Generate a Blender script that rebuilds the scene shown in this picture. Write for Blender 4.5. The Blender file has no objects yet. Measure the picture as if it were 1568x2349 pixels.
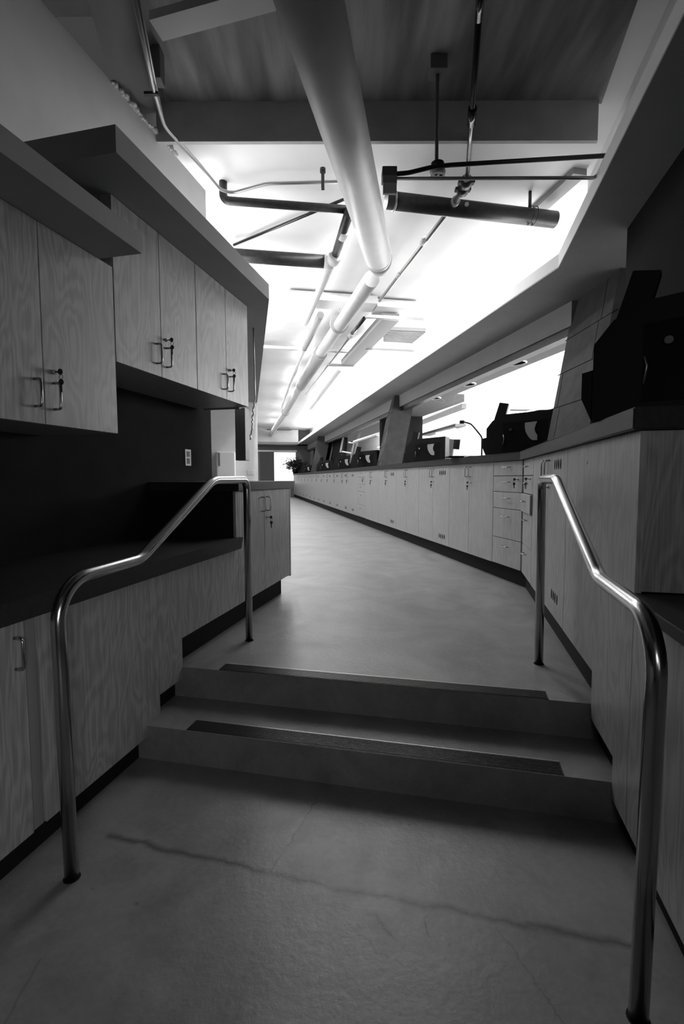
import bpy, bmesh, math, random
from math import sin, cos, pi, radians
from mathutils import Vector, Matrix
random.seed(4)
SC = bpy.context.scene
COL = SC.collection

# ------------------------------------------------------------------ camera
F_PX, PITCH, ROLL, EYE = 1109.5, .07, .0028, 1.27
AZ, BZ = .2274, -.1919            # azimuths of the stair passage and of the long corridor
_F = Vector((0, cos(PITCH), -sin(PITCH))); _r = Vector((1, 0, 0)); _d = Vector((0, -sin(PITCH), -cos(PITCH)))
_R = _r*cos(ROLL) + _d*sin(ROLL); _D = -_r*sin(ROLL) + _d*cos(ROLL)
cam = bpy.data.cameras.new('camera'); co = bpy.data.objects.new('camera', cam); COL.objects.link(co)
m = Matrix((( _R.x, -_D.x, -_F.x, 0), (_R.y, -_D.y, -_F.y, 0), (_R.z, -_D.z, -_F.z, EYE), (0, 0, 0, 1)))
co.matrix_world = m
cam.sensor_fit = 'VERTICAL'; cam.sensor_height = 36; cam.lens = F_PX*36/2349
cam.clip_start = .02; cam.clip_end = 200
SC.camera = co

# ------------------------------------------------------------------ frames of the plan
U = Vector((sin(AZ), cos(AZ), 0)); V = Vector((cos(AZ), -sin(AZ), 0))
W = Vector((sin(BZ), cos(BZ), 0)); N = Vector((cos(BZ), -sin(BZ), 0))
Z = Vector((0, 0, 1)); O = Vector((0, 0, EYE))
def NE(u, v, z): return U*u + V*v + Z*z          # stair passage: along, to the right, up
def FA(t, q, z): return W*t + N*q + Z*z          # long corridor
def XY(x, y, z): return Vector((x, y, z))
RNE = pi/2 - AZ; RFA = pi/2 - BZ
def ray(x, y): return _F + _R*((x-784)/F_PX) + _D*((y-1174.5)/F_PX)
def onv(x, y, v): d = ray(x, y); return O + d*(v/d.dot(V))
def onq(x, y, q): d = ray(x, y); return O + d*(q/d.dot(N))
def onu(x, y, u): d = ray(x, y); return O + d*(u/d.dot(U))
def ont(x, y, t): d = ray(x, y); return O + d*(t/d.dot(W))
def onz(x, y, z): d = ray(x, y); return O + d*((z-EYE)/d.z)
def ony(x, y, Y): d = ray(x, y); return O + d*(Y/d.y)

# ------------------------------------------------------------------ light and exposure
SC.view_settings.view_transform = 'Standard'; SC.view_settings.look = 'None'
SC.view_settings.exposure = -0.25; SC.view_settings.gamma = 1.0; SC.view_settings.use_curve_mapping = False
wd = bpy.data.worlds.new('world'); SC.world = wd; wd.use_nodes = True
wd.node_tree.nodes['Background'].inputs[0].default_value = (1, 1, 1, 1)
wd.node_tree.nodes['Background'].inputs[1].default_value = 0.06
def area(name, loc, target, sx, sy, power, spread=180):
    l = bpy.data.lights.new(name, 'AREA'); l.shape = 'RECTANGLE'; l.size = sx; l.size_y = sy; l.energy = power; l.spread = radians(spread)
    o = bpy.data.objects.new(name, l); COL.objects.link(o); o.location = loc
    dv = (Vector(target)-Vector(loc)).normalized()
    o.rotation_euler = dv.to_track_quat('-Z', 'Y').to_euler(); return o
def strip(name, A, B, nrm, width, power, spread=180):
    # rectangular lamp along the line A-B, shining along nrm
    A, B = Vector(A), Vector(B); x = (B-A).normalized(); z = -Vector(nrm).normalized(); y = z.cross(x).normalized(); z = x.cross(y)
    l = bpy.data.lights.new(name, 'AREA'); l.shape = 'RECTANGLE'; l.size = (B-A).length; l.size_y = width; l.energy = power; l.spread = radians(spread)
    o = bpy.data.objects.new(name, l); COL.objects.link(o)
    mm = Matrix((x, y, z)).transposed().to_4x4(); mm.translation = (A+B)/2; o.matrix_world = mm; return o
# added uplights, hidden on the soffit ledges, that brighten the corridor ceiling
strip('added_uplight_right', FA(4.0, 2.85, 3.12), FA(24, 2.85, 3.12), N*-.7+Z, .35, 190)
strip('added_uplight_left', FA(3.9, -.45, 2.75), FA(24, -.45, 2.75), N*.25+Z, .5, 360)
# added downlight strips under the corridor ceiling, to brighten floor and cabinets
strip('added_downlight', FA(4.3, 1.05, 3.7), FA(5.9, 1.05, 3.7), -Z, .06, 28)
strip('added_downlight', FA(4.3, 1.9, 3.7), FA(5.9, 1.9, 3.7), -Z, .06, 24)
strip('added_wall_fill', NE(3.0, -1.7, 2.72), NE(3.5, -1.7, 2.72), V*.3+Z, .15, 2.2)  # small added light to brighten the upper left wall
strip('added_downlight', FA(5.4, .25, 3.7), FA(9, .25, 3.7), -Z, .06, 60)
for k, t_ in enumerate((6.2, 8.6, 11.0, 13.4, 15.8, 18.2, 20.6)):
    strip('added_downlight', FA(t_, 1.05, 3.7), FA(t_+1.6, 1.05, 3.7), -Z, .06, 34)
    strip('added_downlight', FA(t_, 2.1, 3.7), FA(t_+1.6, 2.1, 3.7), -Z, .06, 34)
# unseen light added to brighten the room beyond the glass
strip('added_room_fill', FA(6, 4.9, 4.6), FA(20, 4.9, 4.6), N*1+Z*-.9, .8, 1200)
strip('added_door_fill', FA(5, 5.7, 2.3), FA(9.5, 5.7, 2.3), -N, .8, 190, 110)  # added strip shining through the glass to brighten the left cabinets
# fill lights added behind the camera for left panels and right end panel
area('landing_fill', (0.40, -.9, 1.1), (-1.35, 1.6, .35), .7, .9, 4.6, 85)
area('landing_fill', (-.2, -1.8, 2.0), (1.5, 1.8, 1.3), .6, .6, 1.6, 60)

# ------------------------------------------------------------------ materials
def newmat(name):
    m = bpy.data.materials.new(name); m.use_nodes = True; nt = m.node_tree
    return m, nt, nt.nodes['Principled BSDF']
def g3(v): return (v, v, v, 1)
def plain(name, v, rough=.6, metal=0, noise=0, nscale=20, spec=.5, bump=0, bscale=200):
    m, nt, b = newmat(name)
    b.inputs['Base Color'].default_value = g3(v); b.inputs['Roughness'].default_value = rough
    b.inputs['Metallic'].default_value = metal; b.inputs['Specular IOR Level'].default_value = spec
    tc = nt.nodes.new('ShaderNodeTexCoord')
    if noise:
        n = nt.nodes.new('ShaderNodeTexNoise'); n.inputs['Scale'].default_value = nscale; n.inputs['Detail'].default_value = 6
        nt.links.new(tc.outputs['Object'], n.inputs['Vector'])
        r = nt.nodes.new('ShaderNodeValToRGB'); r.color_ramp.elements[0].position = .3; r.color_ramp.elements[1].position = .7
        r.color_ramp.elements[0].color = g3(v*(1-noise)); r.color_ramp.elements[1].color = g3(v*(1+noise))
        nt.links.new(n.outputs['Fac'], r.inputs['Fac']); nt.links.new(r.outputs['Color'], b.inputs['Base Color'])
    if bump:
        n = nt.nodes.new('ShaderNodeTexNoise'); n.inputs['Scale'].default_value = bscale; nt.links.new(tc.outputs['Object'], n.inputs['Vector'])
        bp = nt.nodes.new('ShaderNodeBump'); bp.inputs['Strength'].default_value = bump; bp.inputs['Distance'].default_value = .01
        nt.links.new(n.outputs['Fac'], bp.inputs['Height']); nt.links.new(bp.outputs['Normal'], b.inputs['Normal'])
    return m
def wood(name, lo, hi, contrast=1.0):
    m, nt, b = newmat(name); N_ = nt.nodes; L = nt.links
    tc = N_.new('ShaderNodeTexCoord'); oi = N_.new('ShaderNodeObjectInfo')
    off = N_.new('ShaderNodeVectorMath'); off.operation = 'MULTIPLY_ADD'
    L.new(oi.outputs['Random'], off.inputs[0]); off.inputs[1].default_value = (7, 3, 11); L.new(tc.outputs['Object'], off.inputs[2])
    mp = N_.new('ShaderNodeMapping'); mp.inputs['Scale'].default_value = (3.2, 3.2, .75); L.new(off.outputs[0], mp.inputs['Vector'])
    n1 = N_.new('ShaderNodeTexNoise'); n1.inputs['Scale'].default_value = 1.6; n1.inputs['Detail'].default_value = 2.5; n1.inputs['Distortion'].default_value = .35
    L.new(mp.outputs[0], n1.inputs['Vector'])
    mu = N_.new('ShaderNodeMath'); mu.operation = 'MULTIPLY'; mu.inputs[1].default_value = 95; L.new(n1.outputs['Fac'], mu.inputs[0])
    sn = N_.new('ShaderNodeMath'); sn.operation = 'SINE'; L.new(mu.outputs[0], sn.inputs[0])
    mp2 = N_.new('ShaderNodeMapping'); mp2.inputs['Scale'].default_value = (160, 160, 4); L.new(off.outputs[0], mp2.inputs['Vector'])
    n2 = N_.new('ShaderNodeTexNoise'); n2.inputs['Scale'].default_value = 1; n2.inputs['Detail'].default_value = 3; L.new(mp2.outputs[0], n2.inputs['Vector'])
    ad = N_.new('ShaderNodeMath'); ad.operation = 'MULTIPLY_ADD'; L.new(sn.outputs[0], ad.inputs[0]); ad.inputs[1].default_value = .13*contrast; L.new(n2.outputs['Fac'], ad.inputs[2])
    r = N_.new('ShaderNodeValToRGB'); r.color_ramp.elements[0].position = .3; r.color_ramp.elements[1].position = .68
    r.color_ramp.elements[0].color = g3(lo); r.color_ramp.elements[1].color = g3(hi)
    L.new(ad.outputs[0], r.inputs['Fac']); L.new(r.outputs['Color'], b.inputs['Base Color'])
    b.inputs['Roughness'].default_value = .42
    return m
def concrete_floor():
    m, nt, b = newmat('sealed_concrete_floor'); N_ = nt.nodes; L = nt.links
    tc = N_.new('ShaderNodeTexCoord')
    def noise(s, det=6, dist=0, rough=.6):
        n = N_.new('ShaderNodeTexNoise'); n.inputs['Scale'].default_value = s; n.inputs['Detail'].default_value = det
        n.inputs['Distortion'].default_value = dist; n.inputs['Roughness'].default_value = rough
        L.new(tc.outputs['Object'], n.inputs['Vector']); return n.outputs['Fac']
    def math_(op, a, b_=None, c=None, clamp=False):
        n = N_.new('ShaderNodeMath'); n.operation = op; n.use_clamp = clamp
        for i, v in enumerate((a, b_, c)):
            if v is None: continue
            if isinstance(v, (int, float)): n.inputs[i].default_value = v
            else: L.new(v, n.inputs[i])
        return n.outputs[0]
    base = noise(2.2, 8, 1.2); fine = noise(45, 4); mid = noise(9, 6, .6)
    t = math_('ADD', math_('MULTIPLY', base, .55), math_('ADD', math_('MULTIPLY', mid, .25), math_('MULTIPLY', fine, .2)))
    r = N_.new('ShaderNodeValToRGB'); e = r.color_ramp.elements
    e[0].position = .36; e[0].color = g3(.15); e[1].position = .66; e[1].color = g3(.27)
    L.new(t, r.inputs['Fac'])
    sp = N_.new('ShaderNodeSeparateXYZ'); L.new(tc.outputs['Object'], sp.inputs[0])
    x, y = sp.outputs[0], sp.outputs[1]
    # filled joint in the lower slab, stained along its edge
    def line(A, B, w, wob, sc, amp, ext=0):
        dx, dy = B[0]-A[0], B[1]-A[1]; ln = math.hypot(dx, dy); nx, ny = -dy/ln, dx/ln; c = nx*A[0]+ny*A[1]
        d = math_('SUBTRACT', math_('ADD', math_('MULTIPLY', x, nx), math_('MULTIPLY', y, ny)), c)
        d = math_('ADD', d, math_('MULTIPLY', math_('SUBTRACT', noise(sc, 5), .5), wob))
        d = math_('ABSOLUTE', d)
        f = math_('SUBTRACT', 1, math_('DIVIDE', d, w), clamp=True)
        s = math_('SUBTRACT', math_('ADD', math_('MULTIPLY', x, dx/ln), math_('MULTIPLY', y, dy/ln)), (A[0]*dx+A[1]*dy)/ln)
        i1 = math_('MULTIPLY', math_('ADD', s, .0), 60, clamp=True); i2 = math_('MULTIPLY', math_('SUBTRACT', ln, s), 60, clamp=True)
        return math_('MULTIPLY', math_('MULTIPLY', f, math_('MULTIPLY', i1, i2)), amp)
    marks = [line((-.85, 1.645), (-.1, 1.437), .02, .05, 11, .9), line((-.12, 1.443), (.80, 1.225), .02, .05, 11, .95),
             line((-.105, 1.83), (-.165, 1.655), .0045, .04, 16, 1.0), line((-.165, 1.66), (-.24, 1.48), .0045, .04, 16, 1.0),
             line((.09, 1.33), (.145, 1.24), .010, .05, 30, .6), line((-.05, 1.34), (.12, 1.19), .005, .09, 14, .5), line((.43, 1.29), (.52, 1.02), .004, .06, 14, .5),
             line((.235, 1.31), (.235, 1.25), .004, .004, 14, .9), line((-.8, 1.21), (-.79, .95), .005, .03, 12, .4)]
    tot = marks[0]
    for k in marks[1:]: tot = math_('MAXIMUM', tot, k)
    vo = N_.new('ShaderNodeTexVoronoi'); vo.inputs['Scale'].default_value = 5.5; L.new(tc.outputs['Object'], vo.inputs['Vector'])
    spk = math_('MULTIPLY', math_('SUBTRACT', 1, math_('MULTIPLY', vo.outputs['Distance'], 22), clamp=True), .75)
    tot = math_('MAXIMUM', tot, spk)
    mx = N_.new('ShaderNodeMixRGB'); L.new(tot, mx.inputs['Fac']); L.new(r.outputs['Color'], mx.inputs['Color1']); mx.inputs['Color2'].default_value = g3(.055)
    L.new(mx.outputs['Color'], b.inputs['Base Color'])
    L.new(math_('ADD', .3, math_('MULTIPLY', mid, .22)), b.inputs['Roughness'])
    bp = N_.new('ShaderNodeBump'); bp.inputs['Strength'].default_value = .12; bp.inputs['Distance'].default_value = .01
    L.new(fine, bp.inputs['Height']); L.new(bp.outputs['Normal'], b.inputs['Normal'])
    return m
def streaked(name, v):
    m, nt, b = newmat(name); N_ = nt.nodes; L = nt.links
    tc = N_.new('ShaderNodeTexCoord'); mp = N_.new('ShaderNodeMapping'); mp.inputs['Scale'].default_value = (5, .7, 1); mp.inputs['Rotation'].default_value = (0, 0, .45)
    L.new(tc.outputs['Object'], mp.inputs[0])
    n = N_.new('ShaderNodeTexNoise'); n.inputs['Scale'].default_value = 1.5; n.inputs['Detail'].default_value = 8; L.new(mp.outputs[0], n.inputs['Vector'])
    r = N_.new('ShaderNodeValToRGB'); e = r.color_ramp.elements; e[0].position = .35; e[1].position = .65; e[0].color = g3(v*.55); e[1].color = g3(v*1.25)
    L.new(n.outputs['Fac'], r.inputs['Fac']); L.new(r.outputs['Color'], b.inputs['Base Color']); b.inputs['Roughness'].default_value = .85
    return m
def glass_mat():
    m, nt, b = newmat('clear_glass'); N_ = nt.nodes; L = nt.links
    tr = N_.new('ShaderNodeBsdfTransparent'); gl = N_.new('ShaderNodeBsdfGlossy'); gl.inputs['Roughness'].default_value = .02
    tr.inputs[0].default_value = g3(.95)
    mx = N_.new('ShaderNodeMixShader'); mx.inputs[0].default_value = .04; L.new(tr.outputs[0], mx.inputs[1]); L.new(gl.outputs[0], mx.inputs[2])
    L.new(mx.outputs[0], N_['Material Output'].inputs['Surface']); return m
def emit(name, v):
    m, nt, b = newmat(name); b.inputs['Base Color'].default_value = g3(.8); b.inputs['Emission Color'].default_value = g3(1); b.inputs['Emission Strength'].default_value = v; return m

M = dict(
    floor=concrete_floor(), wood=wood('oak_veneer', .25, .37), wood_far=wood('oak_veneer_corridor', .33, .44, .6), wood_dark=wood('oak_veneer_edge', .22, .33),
    counter=plain('dark_epoxy_worktop', .024, .55, noise=.2, nscale=60, spec=.2), kick=plain('black_rubber_base', .012, .7, spec=.15),
    wall=plain('white_painted_wall', .68, .8, noise=.05, nscale=4), ceil=plain('white_painted_ceiling', .78, .85, noise=.03, nscale=3),
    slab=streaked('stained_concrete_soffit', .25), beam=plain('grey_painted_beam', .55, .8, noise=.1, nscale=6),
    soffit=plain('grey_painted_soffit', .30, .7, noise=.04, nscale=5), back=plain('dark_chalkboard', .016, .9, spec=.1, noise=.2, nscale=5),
    steel=plain('brushed_stainless', .42, .2, 1), chrome=plain('chrome', .7, .12, 1), dmetal=plain('dark_metal', .08, .35, 1),
    black=plain('matt_black_laminate', .012, .65, spec=.15), blackpipe=plain('black_iron_pipe', .02, .45, noise=.4, nscale=25), conduit=plain('galvanised_conduit', .42, .35, .8),
    sprink=plain('black_sprinkler_pipe', .05, .22, .7), duct=plain('painted_duct', .55, .5, noise=.04, nscale=8), whitepipe=plain('white_insulated_pipe', .62, .6, noise=.04, nscale=12),
    greypipe=plain('grey_insulation', .38, .7), block=plain('grey_stone_tile', .075, .85, noise=.15, nscale=9, spec=.15), darkwall=plain('charcoal_wall', .012, .9, noise=.2, nscale=5, spec=.08),
    nosing=plain('black_abrasive_nosing', .03, .38, .3, noise=.3, nscale=150), plaster=plain('pale_plastic', .65, .4), white=plain('white_enamel', .75, .4),
    roughw=plain('chipped_plaster', .6, .9, noise=.4, nscale=90), paper=plain('paper_disc', .38, .8), glass=glass_mat(), oroom=plain('white_room_wall', .8, .9),
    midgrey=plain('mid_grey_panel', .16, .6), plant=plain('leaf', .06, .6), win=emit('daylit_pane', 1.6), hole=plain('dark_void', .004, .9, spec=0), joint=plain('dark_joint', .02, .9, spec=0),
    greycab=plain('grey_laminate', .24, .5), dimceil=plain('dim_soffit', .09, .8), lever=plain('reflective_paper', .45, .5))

# ------------------------------------------------------------------ mesh builder
class MB:
    def __init__(s): s.bm = bmesh.new()
    def hexa(s, P, bevel=0):
        vs = [s.bm.verts.new(p) for p in P]   # 0-3 bottom loop, 4-7 top loop
        fs = [s.bm.faces.new([vs[i] for i in f]) for f in ((0, 1, 2, 3), (7, 6, 5, 4), (0, 4, 5, 1), (1, 5, 6, 2), (2, 6, 7, 3), (3, 7, 4, 0))]
        if bevel:
            es = list({e for f in fs for e in f.edges}); bmesh.ops.bevel(s.bm, geom=es, offset=bevel, segments=2, affect='EDGES', profile=.5)
        return s
    def box(s, fr, a0, a1, b0, b1, c0, c1, bevel=0):
        return s.hexa([fr(a0, b0, c0), fr(a1, b0, c0), fr(a1, b1, c0), fr(a0, b1, c0), fr(a0, b0, c1), fr(a1, b0, c1), fr(a1, b1, c1), fr(a0, b1, c1)], bevel)
    def prism(s, pts, ext, bevel=0):          # polygon swept along vector ext
        a = [s.bm.verts.new(p) for p in pts]; b = [s.bm.verts.new(Vector(p)+Vector(ext)) for p in pts]; n = len(pts)
        fs = [s.bm.faces.new(a), s.bm.faces.new(b[::-1])]
        for i in range(n): fs.append(s.bm.faces.new([a[i], b[i], b[(i+1) % n], a[(i+1) % n]]))
        if bevel:
            es = list({e for f in fs for e in f.edges}); bmesh.ops.bevel(s.bm, geom=es, offset=bevel, segments=2, affect='EDGES')
        return s
    def tube(s, pts, r, seg=12, fillet=0, cap=True, r2=None, fseg=7):
        pts = [Vector(p) for p in pts]
        if fillet:
            fl = fillet if isinstance(fillet, (list, tuple)) else [fillet]*(len(pts)-2)
            q = [pts[0]]
            for i in range(1, len(pts)-1):
                A, B, C = pts[i-1], pts[i], pts[i+1]; a = (A-B); c = (C-B); f = min(fl[i-1], a.length*.49, c.length*.49)
                a.normalize(); c.normalize(); th = a.angle(c); 
                if th > 3.1 or f <= 0: q.append(B); continue
                P0 = B+a*f; P1 = B+c*f
                R = f*math.tan(th/2); bis = (a+c).normalized(); cen = B+bis*(f/cos(th/2)); v0 = P0-cen; v1 = P1-cen; om = v0.angle(v1)
                for k in range(fseg+1):
                    t = k/fseg; q.append(cen+(v0*sin((1-t)*om)+v1*sin(t*om))/sin(om))
            q.append(pts[-1]); pts = q
        n = len(pts); T = []
        for i in range(n):
            d = (pts[min(i+1, n-1)]-pts[max(i-1, 0)]).normalized()
            if 0 < i < n-1: d = ((pts[i+1]-pts[i]).normalized()+(pts[i]-pts[i-1]).normalized()).normalized()
            T.append(d)
        x = T[0].orthogonal().normalized(); rings = []
        for i in range(n):
            if i: x = T[i-1].rotation_difference(T[i]) @ x
            x = (x-T[i]*x.dot(T[i])).normalized(); y = T[i].cross(x)
            rr = r if r2 is None else r+(r2-r)*i/(n-1)
            rings.append([s.bm.verts.new(pts[i]+(x*cos(2*pi*k/seg)+y*sin(2*pi*k/seg))*rr) for k in range(seg)])
        for i in range(n-1):
            for k in range(seg):
                f = s.bm.faces.new([rings[i][k], rings[i][(k+1) % seg], rings[i+1][(k+1) % seg], rings[i+1][k]]); f.smooth = True
        if cap: s.bm.faces.new(rings[0][::-1]); s.bm.faces.new(rings[-1])
        return s
    def disc(s, c, nrm, r, th, seg=20): nrm = Vector(nrm).normalized(); return s.tube([c, Vector(c)+nrm*th], r, seg)
    def ring(s, c, nrm, r, wire, seg=20, a0=0, a1=2*pi, sq=1):
        nrm = Vector(nrm).normalized(); x = nrm.orthogonal().normalized(); y = nrm.cross(x)
        return s.tube([Vector(c)+(x*cos(a0+(a1-a0)*k/seg)+y*sin(a0+(a1-a0)*k/seg)*sq)*r for k in range(seg+1)], wire, 8, cap=False)
    def sphere(s, c, r, sx=1, sz=1):
        mt = Matrix.Translation(c) @ Matrix.Diagonal((sx, sx, sz, 1)); g = bmesh.ops.create_uvsphere(s.bm, u_segments=14, v_segments=9, radius=r, matrix=mt)
        for v in g['verts']:
            for f in v.link_faces: f.smooth = True
        return s
    def obj(s, name, mat, parent=None, frame=None):
        bmesh.ops.recalc_face_normals(s.bm, faces=s.bm.faces)
        me = bpy.data.meshes.new(name)
        o = bpy.data.objects.new(name, me); COL.objects.link(o)
        Mx = None
        if parent is not None: o.parent = parent; Mx = world(parent)
        elif frame is not None: Mx = frame; o.matrix_world = frame
        if Mx is not None: bmesh.ops.transform(s.bm, matrix=Mx.inverted(), verts=s.bm.verts)
        s.bm.to_mesh(me); s.bm.free(); me.materials.append(M[mat]); return o
def world(o):
    mm = Matrix.LocRotScale(o.location, o.rotation_euler, o.scale)
    return world(o.parent) @ mm if o.parent else mm
def tag(o, label=None, cat=None, group=None, kind=None):
    if label: o['label'] = label
    if cat: o['category'] = cat
    if group: o['group'] = group
    if kind: o['kind'] = kind
    return o
def thing(name, label, cat, loc, rz=0, group=None):
    o = bpy.data.objects.new(name, None); COL.objects.link(o); o.location = loc; o.rotation_euler = (0, 0, rz); o.empty_display_size = .05
    return tag(o, label, cat, group)
def frame_at(p, rz): return Matrix.LocRotScale(p, Matrix.Rotation(rz, 3, 'Z').to_quaternion(), Vector((1, 1, 1)))
def struct(name, mb, mat, label=None): return tag(mb.obj(name, mat), label, None, None, 'structure')
def copy_tree(o, parent=None):
    c = o.copy(); COL.objects.link(c); c.parent = parent
    for ch in list(o.children): copy_tree(ch, c)
    return c

CEIL = 3.75
# ================================================================== STRUCTURE
struct('floor', MB().box(XY, -5, 6, -3, 6, -.2, 0), 'floor')
st = .0086
struct('stair_step', MB().prism([NE(1.873-2.2*st, -2.2, -.05), NE(1.873+1.2*st, 1.2, -.05), NE(2.25, 1.2, -.05), NE(2.25, -2.2, -.05)], Z*.205), 'floor')
struct('floor_upper', MB().prism([NE(2.176-2.2*st, -2.2, -.05), NE(2.176+1.2*st, 1.2, -.05), NE(4.6, 1.3, -.05), FA(27, 3.2, -.05), FA(27, -4, -.05), FA(4, -4, -.05)], Z*.36), 'floor')
# ceiling
struct('ceiling', MB().prism([(-6, 3.4, CEIL), (4.2, 3.4, CEIL), FA(4.2, 3.31, CEIL), FA(27, 3.31, CEIL), (-9, 27, CEIL)], Z*.1), 'ceil')
e0_ = onz(1350, 320, CEIL); e1_ = onz(1462, 0, CEIL)
ed = (e1_-e0_).normalized(); eA = e0_-ed*((e0_.y-3.4)/ed.y); eB = e0_+ed*((-1.5-e0_.y)/ed.y)
struct('ceiling_slab', MB().prism([(-1.25, 3.4, CEIL), eA, eB, (-1.25, -1.5, CEIL)], Z*.12), 'slab')
struct('ceiling_strip', MB().prism([eA, eA+Vector((2, 0, 0)), eB+Vector((3, 0, 0)), eB], Z*.12), 'ceil')
struct('ceiling_beam', MB().prism([(-1.22, 3.37, 3.498), (1.70, 3.37, 3.498), (1.71, 3.40, 3.498), (-1.22, 3.40, 3.498)], Z*(CEIL-3.498)), 'beam')
struct('ceiling_left', MB().box(XY, -4.5, -1.2, -2, 3.4, 4.3, 4.4), 'beam')
# sloping bulkhead between left wall and slab edge
a0 = onz(200, 0, 3.55); a1 = onz(258, 190, 3.55); dL = (a1-a0).normalized(); b0 = onz(345, 60, CEIL); b1 = onz(400, 350, CEIL)
p0 = a0-dL*2.2; p1 = a0+dL*1.6; d2 = (b1-b0).normalized(); q0 = b0-d2*2.6; q1 = b0+d2*1.6
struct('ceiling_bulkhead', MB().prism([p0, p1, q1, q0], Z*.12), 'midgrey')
# left wall, white above, and the blackboard-dark wall between worktop and cabinets
struct('wall_left', MB().box(NE, -2.5, 3.66, -2.15, -1.95, 0, 3.548), 'wall')
struct('wall_behind', MB().box(NE, -2.6, -2.5, -2.15, 1.6, 0, 3.75), 'midgrey')
mb = MB(); random.seed(3)
for k in range(60):
    u = 2.58+.65*k/60; r_ = random.uniform(.006, .016)
    mb.sphere(NE(u, -1.945+random.uniform(-.01, .006), 3.548+random.uniform(-.006, .006)), r_, random.uniform(.8, 1.7), random.uniform(.6, 1.1))
struct('trim_1', mb, 'roughw', 'ragged chipped plaster edge along the top of the left wall')
struct('wall_back', MB().box(FA, 8.4, 8.6, -3.5, .178, .31, 3.75), 'wall')
struct('wall_corridor_left', MB().box(FA, 8.6, 26, 0, .178, .31, 3.75), 'wall')
struct('wall_alcove', MB().box(FA, 3, 8.4, -3.6, -3.5, .31, 2.66), 'wall')
# left soffits (bulkheads over the wall cabinets)
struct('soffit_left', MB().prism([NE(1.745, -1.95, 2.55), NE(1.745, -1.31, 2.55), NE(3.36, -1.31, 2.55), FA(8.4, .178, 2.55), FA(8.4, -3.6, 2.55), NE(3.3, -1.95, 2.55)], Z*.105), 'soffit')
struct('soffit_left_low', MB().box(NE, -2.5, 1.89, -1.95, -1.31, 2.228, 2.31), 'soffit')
# right soffit: underside, fascia, header
def poly(*p): return list(p)
IN, OUT = .793, 1.07; QI, QO = 2.48, 3.06
ci, cO = onz(1280, 615, 2.95), onz(1311, 690, 2.95)
for nm_, z_, h_, mt_ in (('soffit_right', 2.95, .012, 'soffit'), ('soffit_right_fascia', 2.962, .1, 'ceil')):
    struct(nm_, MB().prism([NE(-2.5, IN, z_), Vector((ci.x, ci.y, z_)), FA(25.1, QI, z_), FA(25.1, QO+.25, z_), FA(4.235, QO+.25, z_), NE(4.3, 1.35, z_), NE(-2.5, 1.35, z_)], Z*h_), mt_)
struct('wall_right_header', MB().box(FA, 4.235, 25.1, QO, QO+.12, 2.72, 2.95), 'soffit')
struct('trim_2', MB().box(FA, 4.25, 25.1, QO+.02, QO+.14, 2.64, 2.72), 'dmetal', 'dark track along the head of the corridor windows')
struct('wall_right_upper', MB().box(NE, -2.5, 4.6, 1.06, 1.2, 3.06, CEIL), 'wall')
struct('wall_corridor_upper', MB().box(FA, 4.3, 25.1, QO+.12, QO+.25, 3.06, CEIL), 'ceil')
# right wall of the stair passage (dark)
struct('wall_right', MB().box(NE, -2.5, 3.75, 1.12, 1.3, 0, 2.95), 'darkwall')
# corridor window wall: apron below sill, leaning panes
def lean(q, z): return q-(2.65-z)*.2
SILL = 1.5
struct('wall_right_apron', MB().box(FA, 4.3, 25.1, 3.26, 3.4, .31, SILL), 'darkwall')
bays = [(4.25, 7.65), (7.68, 10.2), (11.1, 14.6), (14.63, 17.2)]
for i, (t0, t1) in enumerate(bays):
    z0, z1 = SILL, 2.75; q_ = QO+.36
    w = struct('window_%d' % (i+1), MB().hexa([FA(t0, lean(q_, z0), z0), FA(t1, lean(q_, z0), z0), FA(t1, lean(q_, z0)+.01, z0), FA(t0, lean(q_, z0)+.01, z0),
                                              FA(t0, lean(q_, z1), z1), FA(t1, lean(q_, z1), z1), FA(t1, lean(q_, z1)+.01, z1), FA(t0, lean(q_, z1)+.01, z1)]), 'glass')
for t0 in (10.95, 14.6, 17.25, 19.3, 23.0):
    z0, z1 = SILL, 2.75; q_ = QO+.3
    struct('window_mullion', MB().hexa([FA(t0, lean(q_, z0), z0), FA(t0+.06, lean(q_, z0), z0), FA(t0+.06, lean(q_, z0)+.06, z0), FA(t0, lean(q_, z0)+.06, z0),
                                              FA(t0, lean(q_, z1), z1), FA(t0+.06, lean(q_, z1), z1), FA(t0+.06, lean(q_, z1)+.06, z1), FA(t0, lean(q_, z1)+.06, z1)]), 'conduit')
struct('wall_dark_infill', MB().hexa([FA(17.4, 3.3, 1.5), FA(25.1, 3.3, 1.5), FA(25.1, 3.5, 1.5), FA(17.4, 3.5, 1.5),
      FA(17.4, 3.4, 2.75), FA(25.1, 3.4, 2.75), FA(25.1, 3.6, 2.75), FA(17.4, 3.6, 2.75)]), 'darkwall')
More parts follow.
